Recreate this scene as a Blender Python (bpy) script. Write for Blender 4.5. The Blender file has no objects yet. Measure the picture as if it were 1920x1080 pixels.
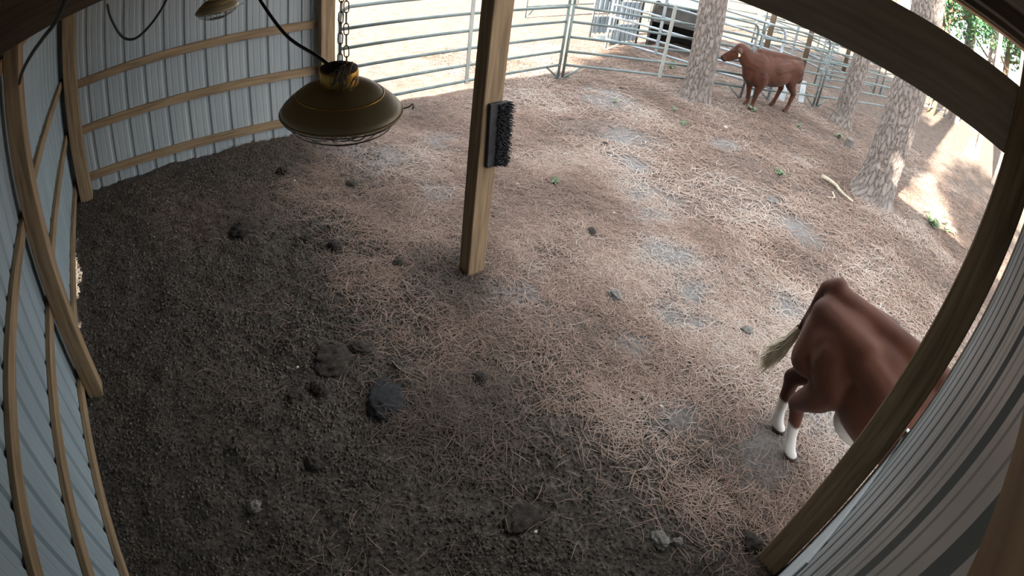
import bpy, bmesh, math, random
import numpy as np
from mathutils import Vector, Matrix
PI = math.pi
R = math.radians
rnd = random.Random(7)
rng = np.random.default_rng(11)
scene = bpy.context.scene
col = scene.collection

# ------------------------------------------------------------------ camera
cd = bpy.data.cameras.new('camera')
cam = bpy.data.objects.new('camera', cd); col.objects.link(cam)
cam.location = (0.848, 0.0, 2.8)
pitch, roll, yaw = 0.6643, 0.1499, 0.7202
F = Vector((math.sin(yaw)*math.cos(pitch), math.cos(yaw)*math.cos(pitch), -math.sin(pitch)))
Rt = Vector((math.cos(yaw), -math.sin(yaw), 0)); U = Rt.cross(F)
R2 = math.cos(roll)*Rt + math.sin(roll)*U
U2 = -math.sin(roll)*Rt + math.cos(roll)*U
m = Matrix.Identity(4)
for i in range(3):
    m[i][0] = R2[i]; m[i][1] = U2[i]; m[i][2] = -F[i]; m[i][3] = cam.location[i]
cam.matrix_world = m
cd.type = 'PANO'                      # the wide barn camera: a fisheye lens polynomial
cd.panorama_type = 'FISHEYE_LENS_POLYNOMIAL'
cd.sensor_fit = 'HORIZONTAL'; cd.sensor_width = 36.0; cd.sensor_height = 20.25
cd.fisheye_fov = R(175)
cd.fisheye_polynomial_k0 = 0.0
cd.fisheye_polynomial_k1 = -0.8943/18
cd.fisheye_polynomial_k2 = 0.0
cd.fisheye_polynomial_k3 = 0.2649/18**3
cd.fisheye_polynomial_k4 = -0.2870/18**4
cd.clip_start = 0.01; cd.clip_end = 300
scene.camera = cam

# ------------------------------------------------------------------ light, world, exposure
vs = scene.view_settings
vs.view_transform = 'Standard'; vs.look = 'None'; vs.gamma = 1.0; vs.exposure = 1.46
try: vs.use_curve_mapping = False
except Exception: pass
wd = bpy.data.worlds.new('sky'); scene.world = wd; wd.use_nodes = True
bg = wd.node_tree.nodes['Background']
bg.inputs[0].default_value = (0.90, 0.94, 1.0, 1); bg.inputs[1].default_value = 1.25
sl = bpy.data.lights.new('sun', 'SUN'); sl.energy = 18; sl.angle = R(0.6); sl.color = (1.0, 0.91, 0.78)
so = bpy.data.objects.new('sun', sl); col.objects.link(so)
SUN = Vector((1.0, 0.10, -0.50)).normalized()
so.rotation_euler = SUN.to_track_quat('-Z', 'Y').to_euler()
so.location = (-12, 0, 9)

# ------------------------------------------------------------------ helpers
def tag(o, label=None, cat=None, group=None, kind=None):
    if label: o['label'] = label
    if cat: o['category'] = cat
    if group: o['group'] = group
    if kind: o['kind'] = kind
    return o
def empty(name, loc, label=None, cat=None, group=None, kind=None):
    o = bpy.data.objects.new(name, None); col.objects.link(o); o.location = loc
    o.empty_display_size = .05
    return tag(o, label, cat, group, kind)
def link(name, me, mats, parent=None, loc=None):
    o = bpy.data.objects.new(name, me); col.objects.link(o)
    for mt in (mats if isinstance(mats, (list, tuple)) else [mats]):
        if mt and len(me.materials) < (len(mats) if isinstance(mats, (list, tuple)) else 1): me.materials.append(mt)
    if parent: o.parent = parent
    if loc is not None: o.location = loc
    return o
class MB:
    def __init__(s): s.v = []; s.f = []; s.sm = []
    def add(s, vs_, fs, smooth=False):
        n = len(s.v); s.v += [tuple(p) for p in vs_]; s.f += [tuple(i+n for i in f) for f in fs]; s.sm += [smooth]*len(fs); return s
    def box(s, lo, hi, bev=0.0, M=None):
        x0, y0, z0 = lo; x1, y1, z1 = hi; b = bev
        if b <= 0:
            vs_ = [(x, y, z) for z in (z0, z1) for (x, y) in ((x0, y0), (x1, y0), (x1, y1), (x0, y1))]
            fs = [(3,2,1,0), (4,5,6,7), (0,1,5,4), (1,2,6,5), (2,3,7,6), (3,0,4,7)]
        else:
            bm = bmesh.new(); bmesh.ops.create_cube(bm, size=1)
            for v in bm.verts: v.co = Vector(((x0+x1)/2+v.co.x*(x1-x0), (y0+y1)/2+v.co.y*(y1-y0), (z0+z1)/2+v.co.z*(z1-z0)))
            bmesh.ops.bevel(bm, geom=bm.edges[:], offset=b, segments=1, affect='EDGES', profile=.5)
            vs_ = [v.co.copy() for v in bm.verts]; fs = [[v.index for v in f.verts] for f in bm.faces]; bm.free()
        if M is not None: vs_ = [M @ Vector(p) for p in vs_]
        return s.add(vs_, fs)
    def tube(s, pts, r, n=8, closed=False, cap=True):
        pts = [Vector(p) for p in pts]; N = len(pts); rs = r if isinstance(r, (list, tuple)) else [r]*N
        vs_ = []; prev = None
        for i, p in enumerate(pts):
            if closed: t = pts[(i+1) % N]-pts[i-1]
            else: t = pts[min(i+1, N-1)]-pts[max(i-1, 0)]
            t.normalize()
            if prev is None:
                a = Vector((0, 0, 1)) if abs(t.z) < .9 else Vector((1, 0, 0)); u = t.cross(a).normalized()
            else: u = (prev-t*prev.dot(t)).normalized()
            prev = u; w = t.cross(u)
            for k in range(n):
                a = 2*PI*k/n; vs_.append(p+(u*math.cos(a)+w*math.sin(a))*rs[i])
        fs = []
        for i in range(N if closed else N-1):
            j = (i+1) % N
            for k in range(n): fs.append((i*n+k, i*n+(k+1) % n, j*n+(k+1) % n, j*n+k))
        if cap and not closed: fs += [tuple(range(n-1, -1, -1)), tuple((N-1)*n+k for k in range(n))]
        return s.add(vs_, fs, True)
    def lathe(s, prof, n=32, c=(0, 0, 0), capb=False):
        vs_ = [(c[0]+r*math.cos(2*PI*k/n), c[1]+r*math.sin(2*PI*k/n), c[2]+z) for r, z in prof for k in range(n)]
        fs = [(i*n+k, i*n+(k+1) % n, (i+1)*n+(k+1) % n, (i+1)*n+k) for i in range(len(prof)-1) for k in range(n)]
        return s.add(vs_, fs, True)
    def mesh(s, name, off=(0, 0, 0)):
        me = bpy.data.meshes.new(name)
        me.from_pydata([(a-off[0], b-off[1], c-off[2]) for a, b, c in s.v], [], s.f)
        me.polygons.foreach_set('use_smooth', s.sm); me.update()
        return me
    def build(s, name, mat, parent=None):
        off = tuple(parent.matrix_world.translation) if parent else (0, 0, 0)
        if parent: off = wloc(parent)
        o = link(name, s.mesh(name, off), mat, parent)
        return o
def wloc(o):
    l = Vector((0, 0, 0))
    while o is not None: l += o.location; o = o.parent
    return tuple(l)
def kids(o): return [c for c in bpy.data.objects if c.parent == o]
def dup(o, parent=None, loc=None, rot=None, label=None):
    c = o.copy(); col.objects.link(c); c.parent = parent
    if loc is not None: c.location = loc
    if rot is not None: c.rotation_euler = rot
    if label: c['label'] = label
    for ch in kids(o): dup(ch, c)
    return c

# ------------------------------------------------------------------ value noise (numpy)
LAT = rng.random((256, 256))
def vnoise(x, y, f, s=0):
    x = np.asarray(x, float)*f+s*17.3+100; y = np.asarray(y, float)*f+s*9.1+100
    i = np.floor(x).astype(int); j = np.floor(y).astype(int); u = x-i; v = y-j
    u = u*u*(3-2*u); v = v*v*(3-2*v)
    a = LAT[i & 255, j & 255]; b = LAT[(i+1) & 255, j & 255]; c = LAT[i & 255, (j+1) & 255]; d = LAT[(i+1) & 255, (j+1) & 255]
    return (a*(1-u)+b*u)*(1-v)+(c*(1-u)+d*u)*v-.5
def sstep(a, b, x): t = np.clip((x-a)/(b-a), 0, 1); return t*t*(3-2*t)
SANDS = [(6.9,5.6,.45),(6.36,4.5,.38),(7.3,5.8,.35),(5.9,3.9,.28),(5.4,3.45,.36),(5.2,3.0,.33),(4.85,2.5,.34),(4.25,1.75,.34),(4.4,.4,.4),(3.15,5.3,.5),(3.7,.46,.32),
         (3.25,2.6,.33),(3.6,1.7,.2),(3.35,4.3,.3),(4.6,2.0,.22),(2.9,5.7,.35),(7.7,3.9,.35),(4.1,5.3,.3),(6.6,2.1,.3),(3.3,1.1,.25),(5.3,1.3,.25)]
def sand_mask(x, y):
    w = np.zeros_like(x)
    jx = x+.25*vnoise(x, y, 3, 5); jy = y+.25*vnoise(x, y, 3, 6)
    for a, b, r in SANDS: w = np.maximum(w, np.exp(-(((jx-a)**2+(jy-b)**2)/r**2)*1.3))
    return np.clip(w*1.15, 0, 1)
def litter_mask(x, y):
    e = 2.42+.85*np.clip((2.7-y)/2.7, 0, 1)+.45*vnoise(x, y, .9, 3)+.55*vnoise(x, y, 2.3, 4)+.4*vnoise(x, y, 5.3, 14)  # dirt-to-straw edge, set further out so the floor colour also carries light falloff
    return (.40*sstep(e-.9, e+.7, x)+.60*sstep(e-.1, e+2.6, x))*(1-.0*y) * np.where(y > 6.1, 1, 1) + np.where((y > 6.15) & (x < 2), 1, 0)*(x < 2) + (x < -.2)
def gz(x, y):
    x = np.asarray(x, float); y = np.asarray(y, float)
    L = np.clip(litter_mask(x, y), 0, 1)
    h = .045*vnoise(x, y, .9, 1)+.03*vnoise(x, y, 2.6, 2)
    h += (1-L)*(.030*vnoise(x, y, 6, 7)+.020*vnoise(x, y, 14, 8)+.008*vnoise(x, y, 27, 9))
    h += L*(.018*vnoise(x, y, 7, 10)+.008*vnoise(x, y, 19, 11))
    near = (x > -.3) & (x < 14) & (y > -2) & (y < 8)
    return np.where(near, h, h*.5)
def gz1(x, y): return float(gz(np.array([x]), np.array([y]))[0])

# ------------------------------------------------------------------ materials
def mat(name, base=(.5, .5, .5), rough=.7, metal=0.0):
    m_ = bpy.data.materials.new(name); m_.use_nodes = True
    b = m_.node_tree.nodes['Principled BSDF']
    b.inputs['Base Color'].default_value = (*base, 1); b.inputs['Roughness'].default_value = rough; b.inputs['Metallic'].default_value = metal
    return m_
def N(m_, t, **k):
    n = m_.node_tree.nodes.new(t)
    for a, b in k.items():
        if a in n.inputs: n.inputs[a].default_value = b
        else: setattr(n, a, b)
    return n
def L_(m_, a, b): m_.node_tree.links.new(a, b)
def ramp(m_, fac, stops):
    r = N(m_, 'ShaderNodeValToRGB'); e = r.color_ramp.elements
    while len(e) < len(stops): e.new(.5)
    for i, (p, c) in enumerate(stops): e[i].position = p; e[i].color = (*c, 1)
    L_(m_, fac, r.inputs[0]); return r.outputs[0]
def noisy(name, stops, scale=(1, 1, 1), ns=8.0, detail=6, rough=.8, metal=0, bump=.2, bdist=.01, coord='Object', bscale=None, spec=None, distort=0):
    m_ = mat(name, rough=rough, metal=metal); b = m_.node_tree.nodes['Principled BSDF']
    tc = N(m_, 'ShaderNodeTexCoord'); mp = N(m_, 'ShaderNodeMapping'); mp.inputs['Scale'].default_value = scale
    L_(m_, tc.outputs[coord], mp.inputs[0])
    n = N(m_, 'ShaderNodeTexNoise'); n.inputs['Scale'].default_value = ns; n.inputs['Detail'].default_value = detail; n.inputs['Distortion'].default_value = distort
    L_(m_, mp.outputs[0], n.inputs['Vector'])
    L_(m_, ramp(m_, n.outputs['Fac'], stops), b.inputs['Base Color'])
    if bump:
        n2 = N(m_, 'ShaderNodeTexNoise'); n2.inputs['Scale'].default_value = bscale or ns*3; n2.inputs['Detail'].default_value = 6
        L_(m_, mp.outputs[0], n2.inputs['Vector'])
        bp = N(m_, 'ShaderNodeBump'); bp.inputs['Strength'].default_value = bump; bp.inputs['Distance'].default_value = bdist
        L_(m_, n2.outputs['Fac'], bp.inputs['Height']); L_(m_, bp.outputs[0], b.inputs['Normal'])
    if spec is not None: b.inputs['Specular IOR Level'].default_value = spec
    return m_
def wood(name, axis, c0, c1, c2):
    sc = [14, 14, 14]; sc[axis] = .9
    return noisy(name, [(.25, c0), (.5, c1), (.75, c2)], scale=sc, ns=2.2, detail=8, rough=.75, bump=.35, bdist=.004, bscale=6, distort=.6)
W0, W1, W2 = (.12, .075, .040), (.26, .175, .095), (.37, .255, .14)
WX = wood('wood_along_x', 0, W0, W1, W2); WY = wood('wood_along_y', 1, W0, W1, W2); WZ = wood('wood_along_z', 2, W0, W1, W2)
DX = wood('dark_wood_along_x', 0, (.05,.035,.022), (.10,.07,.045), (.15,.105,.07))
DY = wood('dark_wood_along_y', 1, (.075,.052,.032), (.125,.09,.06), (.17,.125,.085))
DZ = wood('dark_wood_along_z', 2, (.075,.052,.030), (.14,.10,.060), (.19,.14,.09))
HEADW = wood('weathered_header_board', 1, (.27,.215,.155), (.36,.29,.215), (.42,.345,.26))
RUSTED = noisy('roof_underside', [(.3, (.10, .075, .045)), (.6, (.20, .15, .09)), (.8, (.3, .23, .14))], ns=5, rough=.7, bump=.1)
SHEET = noisy('painted_sheet_steel', [(.25, (.29, .325, .335)), (.55, (.345, .375, .375)), (.8, (.39, .415, .405))], scale=(2, 2, .8), ns=1.6, detail=8, rough=.42, bump=.05, bdist=.002)
TRIM = noisy('dirty_white_trim', [(.3, (.42, .47, .49)), (.7, (.62, .66, .66))], scale=(4, 4, .6), ns=4, rough=.45, bump=.05)
PIPE = noisy('green_grey_pipe', [(.3, (.12, .155, .15)), (.6, (.185, .23, .225)), (.8, (.30, .33, .32))], ns=4, rough=.45, metal=.2, bump=.08, bdist=.002)
GALV = noisy('galvanised_pipe', [(.3, (.28, .33, .36)), (.7, (.42, .47, .50))], ns=5, rough=.42, metal=.5, bump=.05, bdist=.002)
GALVD = noisy('galvanised_post', [(.3, (.32, .34, .31)), (.7, (.46, .48, .44))], ns=5, rough=.5, metal=.2, bump=.05, bdist=.002)
BLACK = noisy('black_rubber', [(.3, (.012, .012, .014)), (.8, (.045, .042, .045))], ns=20, rough=.7, bump=.3)
BRISTLE = noisy('black_bristle', [(.3, (.02, .02, .024)), (.6, (.055, .055, .06)), (.85, (.16, .15, .15))], scale=(1, 1, .5), ns=60, rough=.7, bump=.3)
CORD = mat('black_cord', (.03, .03, .028), .5)
CHAIN = noisy('rusty_chain', [(.3, (.16, .125, .085)), (.7, (.34, .28, .20))], ns=60, rough=.5, metal=.3, bump=.1)
WIRE = mat('guard_wire', (.13, .12, .10), .35, .9)
LAMPM = noisy('dusty_brass_shade', [(.3, (.30, .25, .15)), (.55, (.38, .31, .18)), (.8, (.44, .36, .20))], ns=9, rough=.42, metal=.2, bump=.05, bdist=.002)
LAMPD = noisy('dust_on_shade', [(.3, (.13, .105, .065)), (.7, (.20, .165, .11))], ns=14, rough=.6, metal=.3, bump=.1, bdist=.002)
COLLAR = noisy('brass_collar', [(.3, (.40, .22, .04)), (.7, (.65, .40, .09))], ns=30, rough=.33, metal=.8, bump=.1, bdist=.002)
GLASS = mat('red_bulb_glass', (.25, .03, .02), .15)
INNER = mat('bright_reflector_inside', (.75, .73, .68), .3, .6)

def ground_mat():
    m_ = mat('soil_and_pine_straw', rough=.95); b = m_.node_tree.nodes['Principled BSDF']; b.inputs['Specular IOR Level'].default_value = .15
    tc = N(m_, 'ShaderNodeTexCoord'); A = N(m_, 'ShaderNodeAttribute'); A.attribute_name = 'cover'
    sp = N(m_, 'ShaderNodeSeparateColor'); L_(m_, A.outputs['Color'], sp.inputs[0])
    def noise(sc, det=8, stretch=None):
        n = N(m_, 'ShaderNodeTexNoise'); n.inputs['Scale'].default_value = sc; n.inputs['Detail'].default_value = det; n.inputs['Roughness'].default_value = .65
        L_(m_, tc.outputs['Object'], n.inputs['Vector']); return n.outputs['Fac']
    n1 = noise(7); n2 = noise(38); n3 = noise(3.0, 10)
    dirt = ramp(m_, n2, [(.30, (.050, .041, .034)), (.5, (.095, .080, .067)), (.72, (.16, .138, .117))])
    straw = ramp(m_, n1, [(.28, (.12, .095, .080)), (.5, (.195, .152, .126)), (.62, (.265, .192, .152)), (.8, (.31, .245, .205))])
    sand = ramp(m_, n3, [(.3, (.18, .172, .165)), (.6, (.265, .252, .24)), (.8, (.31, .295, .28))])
    speck = ramp(m_, n2, [(.35, (.45, .45, .45)), (.6, (1, 1, 1))])
    def mixc(fac, a, c, typ='MIX'):
        x = N(m_, 'ShaderNodeMix', data_type='RGBA', blend_type=typ)
        if hasattr(fac, 'links'): L_(m_, fac, x.inputs['Factor'])
        else: x.inputs['Factor'].default_value = fac
        L_(m_, a, x.inputs[6]); L_(m_, c, x.inputs[7]); return x.outputs[2]
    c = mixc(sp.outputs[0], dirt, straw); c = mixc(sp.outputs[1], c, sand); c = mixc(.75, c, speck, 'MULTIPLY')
    L_(m_, c, b.inputs['Base Color'])
    bp = N(m_, 'ShaderNodeBump'); bp.inputs['Strength'].default_value = .8; bp.inputs['Distance'].default_value = .02
    L_(m_, n2, bp.inputs['Height']); L_(m_, bp.outputs[0], b.inputs['Normal'])
    return m_
GROUND = ground_mat()

def attr_ramp(name, attr, stops, rough=.8, noise=None):
    m_ = mat(name, rough=rough); b = m_.node_tree.nodes['Principled BSDF']; b.inputs['Specular IOR Level'].default_value = .2
    A = N(m_, 'ShaderNodeAttribute'); A.attribute_name = attr
    L_(m_, ramp(m_, A.outputs['Fac'], stops), b.inputs['Base Color']); return m_
NEEDLE = attr_ramp('dry_pine_needles', 'tone', [(0, (.115, .092, .076)), (.3, (.23, .158, .122)), (.55, (.34, .230, .178)), (.8, (.42, .33, .27)), (1, (.50, .44, .38))])
CRUMB = attr_ramp('soil_crumbs', 'tone', [(0, (.040, .033, .027)), (.5, (.10, .084, .070)), (.9, (.18, .155, .13)), (1, (.26, .235, .20))], .95)
LEAFM = attr_ramp('tree_leaves', 'tone', [(0, (.02, .06, .035)), (.5, (.05, .14, .06)), (.85, (.14, .27, .07)), (1, (.30, .40, .10))], .55)
WEED = noisy('weed_leaf', [(.3, (.09, .15, .07)), (.7, (.20, .27, .15))], ns=20, rough=.6, bump=0)
CLOD = noisy('dark_clod', [(.3, (.026, .021, .018)), (.6, (.060, .050, .042)), (.8, (.11, .094, .078))], ns=30, detail=8, rough=.95, bump=.8, bdist=.01, spec=.15)
CLODW = noisy('dark_wet_dung', [(.3, (.012, .012, .014)), (.7, (.034, .033, .036))], ns=30, rough=.9, bump=.8, bdist=.01)
CLODG = noisy('grey_clod', [(.3, (.11, .10, .09)), (.7, (.25, .23, .205))], ns=30, rough=.95, bump=.8, bdist=.01, spec=.15)
STONE = noisy('pale_stone', [(.3, (.55, .53, .50)), (.7, (.80, .78, .74))], ns=20, rough=.8)
STICK = noisy('dead_stick', [(.3, (.16, .12, .09)), (.7, (.38, .31, .24))], ns=20, rough=.9)
STICKP = noisy('pale_broken_branch', [(.3, (.33, .30, .22)), (.7, (.58, .50, .36))], ns=12, rough=.9)
def bark_mat(name, a, b_, c, d):
    m_ = mat(name, rough=.95); bs = m_.node_tree.nodes['Principled BSDF']; bs.inputs['Specular IOR Level'].default_value = .1
    A = N(m_, 'ShaderNodeAttribute'); A.attribute_name = 'tone'
    tc = N(m_, 'ShaderNodeTexCoord'); n = N(m_, 'ShaderNodeTexNoise'); n.inputs['Scale'].default_value = 14; n.inputs['Detail'].default_value = 10
    mp = N(m_, 'ShaderNodeMapping'); mp.inputs['Scale'].default_value = (1.6, 1.6, .7); L_(m_, tc.outputs['Object'], mp.inputs[0]); L_(m_, mp.outputs[0], n.inputs['Vector'])
    mx = N(m_, 'ShaderNodeMath', operation='MULTIPLY_ADD'); L_(m_, n.outputs['Fac'], mx.inputs[0]); mx.inputs[1].default_value = .5; L_(m_, A.outputs['Fac'], mx.inputs[2])
    sb = N(m_, 'ShaderNodeMath', operation='SUBTRACT'); L_(m_, mx.outputs[0], sb.inputs[0]); sb.inputs[1].default_value = .22
    L_(m_, ramp(m_, sb.outputs[0], [(0, a), (.3, b_), (.65, c), (1, d)]), bs.inputs['Base Color'])
    bp = N(m_, 'ShaderNodeBump'); bp.inputs['Strength'].default_value = .6; bp.inputs['Distance'].default_value = .01
    L_(m_, n.outputs['Fac'], bp.inputs['Height']); L_(m_, bp.outputs[0], bs.inputs['Normal']); return m_
BARK = bark_mat('pine_bark', (.07, .058, .052), (.14, .118, .105), (.25, .215, .19), (.33, .29, .26))
COATS = {}
def coat(name, c0, c1, c2):
    m_ = mat(name, rough=.62); b = m_.node_tree.nodes['Principled BSDF']; b.inputs['Specular IOR Level'].default_value = .2
    try: b.inputs['Sheen Weight'].default_value = .06
    except Exception: pass
    tc = N(m_, 'ShaderNodeTexCoord'); n = N(m_, 'ShaderNodeTexNoise'); n.inputs['Scale'].default_value = 3.2; n.inputs['Detail'].default_value = 9
    L_(m_, tc.outputs['Object'], n.inputs['Vector'])
    c = ramp(m_, n.outputs['Fac'], [(.3, c0), (.5, c1), (.75, c2)])
    A = N(m_, 'ShaderNodeAttribute'); A.attribute_name = 'patch'
    sp = N(m_, 'ShaderNodeSeparateColor'); L_(m_, A.outputs['Color'], sp.inputs[0])
    def mixc(f, a, colr):
        x = N(m_, 'ShaderNodeMix', data_type='RGBA'); L_(m_, f, x.inputs['Factor']); L_(m_, a, x.inputs[6]); x.inputs[7].default_value = (*colr, 1); return x.outputs[2]
    c = mixc(sp.outputs[0], c, (.66, .63, .58)); c = mixc(sp.outputs[1], c, (.025, .018, .015)); c = mixc(sp.outputs[2], c, (.42, .27, .20))
    L_(m_, c, b.inputs['Base Color'])
    n2 = N(m_, 'ShaderNodeTexNoise'); n2.inputs['Scale'].default_value = 90; n2.inputs['Detail'].default_value = 4; L_(m_, tc.outputs['Object'], n2.inputs['Vector'])
    bp = N(m_, 'ShaderNodeBump'); bp.inputs['Strength'].default_value = .12; bp.inputs['Distance'].default_value = .004
    L_(m_, n2.outputs['Fac'], bp.inputs['Height']); L_(m_, bp.outputs[0], b.inputs['Normal']); return m_
COAT = coat('red_brown_coat', (.045, .016, .010), (.076, .027, .015), (.108, .039, .021))
HAIRW = noisy('cream_tail_hair', [(.3, (.62, .54, .40)), (.7, (.82, .76, .62))], scale=(3, 3, .5), ns=20, rough=.8)
TAGM = mat('yellow_white_ear_tag', (.75, .78, .55), .5)

# ------------------------------------------------------------------ ground
def axis(segs):
    a = []
    for x0, x1, st in segs: a += list(np.arange(x0, x1-1e-6, st))
    a.append(segs[-1][1]); return np.array(a)
gx = axis([(-40, -4, 4), (-4, -.4, .3), (-.4, 4, .024), (4, 12, .055), (12, 24, .3), (24, 90, 3)])
gy = axis([(-60, -4, 4), (-4, -.6, .2), (-.6, 6.3, .028), (6.3, 12, .12), (12, 24, .5), (24, 90, 3)])
X, Y = np.meshgrid(gx, gy, indexing='ij'); Z = gz(X, Y)
nx, ny = len(gx), len(gy)
def fast_mesh(name, V, Fq, smooth=True):
    me = bpy.data.meshes.new(name); k = Fq.shape[1]
    me.vertices.add(len(V)); me.vertices.foreach_set('co', np.ascontiguousarray(V, dtype=np.float32).ravel())
    me.loops.add(Fq.size); me.loops.foreach_set('vertex_index', Fq.ravel().astype(np.int32))
    me.polygons.add(len(Fq)); me.polygons.foreach_set('loop_start', (np.arange(len(Fq))*k).astype(np.int32))
    me.polygons.foreach_set('use_smooth', np.full(len(Fq), smooth)); me.update(calc_edges=True); return me
idx = np.arange(nx*ny).reshape(nx, ny)
Fq = np.stack([idx[:-1, :-1], idx[1:, :-1], idx[1:, 1:], idx[:-1, 1:]], -1).reshape(-1, 4)
gme = fast_mesh('ground', np.stack([X, Y, Z], -1).reshape(-1, 3), Fq)
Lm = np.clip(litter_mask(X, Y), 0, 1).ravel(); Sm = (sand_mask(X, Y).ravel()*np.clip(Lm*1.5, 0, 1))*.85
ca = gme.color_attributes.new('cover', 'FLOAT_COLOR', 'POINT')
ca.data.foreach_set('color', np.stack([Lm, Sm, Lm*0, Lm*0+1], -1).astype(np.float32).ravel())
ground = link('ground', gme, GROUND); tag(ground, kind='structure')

# ------------------------------------------------------------------ pine needles (uncountable)
def scatter(n, x0, x1, y0, y1, dens):
    out = []
    while sum(map(len, out)) < n:
        x = rng.uniform(x0, x1, n); y = rng.uniform(y0, y1, n); k = rng.random(n) < dens(x, y)
        out.append(np.stack([x[k], y[k]], 1))
    return np.concatenate(out)[:n]
def needle_mesh(name, P, width, lmin, lmax, lift=.012):
    n = len(P); a = rng.uniform(0, 2*PI, n)+0; ln = rng.uniform(lmin, lmax, n); bend = rng.uniform(-.5, .5, n)
    V = np.zeros((n, 8, 3)); tt = (-.5, -.17, .17, .5)
    z0 = gz(P[:, 0], P[:, 1])+rng.uniform(.002, lift, n); tilt = rng.normal(0, .10, n)
    for i, t in enumerate(tt):
        ang = a+bend*t; cx = P[:, 0]+np.cos(ang)*ln*t; cy = P[:, 1]+np.sin(ang)*ln*t
        w = width*rng.uniform(.7, 1.25, n)*(1 if i in (1, 2) else .6)/2
        zz = np.maximum(z0+tilt*ln*t*.6, gz(cx, cy)+.001)+(.004 if i in (1, 2) else 0)
        for s, j in ((-1, 0), (1, 1)):
            V[:, i*2+j, 0] = cx-np.sin(ang)*w*s; V[:, i*2+j, 1] = cy+np.cos(ang)*w*s; V[:, i*2+j, 2] = zz
    b = (np.arange(n)*8)[:, None]
    Fn = np.concatenate([b+np.array([[0, 2, 3, 1]]), b+np.array([[2, 4, 5, 3]]), b+np.array([[4, 6, 7, 5]])], 0)
    me = fast_mesh(name, V.reshape(-1, 3), Fn, True)
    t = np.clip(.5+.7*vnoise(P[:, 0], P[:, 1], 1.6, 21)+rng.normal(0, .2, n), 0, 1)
    t = t-.30*(1-sstep(2.3, 4.0, P[:, 0]))  # painted light falloff: needles get darker from the open front into the shed
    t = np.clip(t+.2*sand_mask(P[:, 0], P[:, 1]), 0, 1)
    at = me.attributes.new('tone', 'FLOAT', 'POINT'); at.data.foreach_set('value', np.repeat(t, 8).astype(np.float32)); return me
def dens_main(x, y):
    L = np.clip(litter_mask(x, y)*1.5, 0, 1); c = sstep(-.22, .16, vnoise(x, y, 2.1, 30)+.6*vnoise(x, y, 5, 31))
    return L*(.34+.66*c)*(1-.86*sand_mask(x, y))
P = scatter(112000, 1.6, 5.6, -1.2, 6.6, dens_main)
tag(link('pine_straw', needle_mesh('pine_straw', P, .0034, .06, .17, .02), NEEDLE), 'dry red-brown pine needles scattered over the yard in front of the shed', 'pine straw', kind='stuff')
P = scatter(75000, 5.4, 13.5, -1.5, 8.5, lambda x, y: dens_main(x, y)*np.clip(1.5-(x-5)*.12, .3, 1))
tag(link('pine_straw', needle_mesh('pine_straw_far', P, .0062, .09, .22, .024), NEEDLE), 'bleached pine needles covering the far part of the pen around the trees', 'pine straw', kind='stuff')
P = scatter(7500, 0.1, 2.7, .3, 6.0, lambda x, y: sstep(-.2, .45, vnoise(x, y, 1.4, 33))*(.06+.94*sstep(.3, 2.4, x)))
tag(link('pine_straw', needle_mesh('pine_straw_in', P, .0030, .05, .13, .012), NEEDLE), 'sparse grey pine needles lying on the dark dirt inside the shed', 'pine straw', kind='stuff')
# soil crumbs
def crumbs(name, n, x0, x1, y0, y1, dens, smin, smax):
    P = scatter(n, x0, x1, y0, y1, dens); s = smin+(smax-smin)*rng.random(n)**3
    base = np.array([(1,0,0),(0,1,0),(-1,0,0),(0,-1,0),(0,0,.8),(0,0,-.6)], float)
    V = base[None]*s[:, None, None]*rng.uniform(.6, 1.3, (n, 6, 1)); a = rng.uniform(0, 6.28, n); c, d = np.cos(a), np.sin(a)
    x = V[..., 0]*c[:, None]-V[..., 1]*d[:, None]; y = V[..., 0]*d[:, None]+V[..., 1]*c[:, None]
    V = np.stack([x+P[:, 0:1], y+P[:, 1:2], V[..., 2]+(gz(P[:, 0], P[:, 1])+s*.35)[:, None]], -1)
    f = np.array([(0,1,4),(1,2,4),(2,3,4),(3,0,4),(1,0,5),(2,1,5),(3,2,5),(0,3,5)])
    Fc = ((np.arange(n)*6)[:, None, None]+f[None]).reshape(-1, 3)
    me = fast_mesh(name, V.reshape(-1, 3), Fc, False)
    at = me.attributes.new('tone', 'FLOAT', 'POINT'); at.data.foreach_set('value', np.repeat(np.clip(rng.normal(.45, .2, n), 0, 1), 6).astype(np.float32)); return me
me = crumbs('soil_crumbs', 78000, -.02, 3.3, .2, 5.95, lambda x, y: np.clip(1.15-litter_mask(x, y), .12, 1)*(.45+.55*sstep(-.2, .25, vnoise(x, y, 4, 40))), .003, .0145)
tag(link('soil_crumbs', me, CRUMB), 'dark crumbly soil and dung crumbs on the shed floor', 'soil', kind='stuff')

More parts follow.
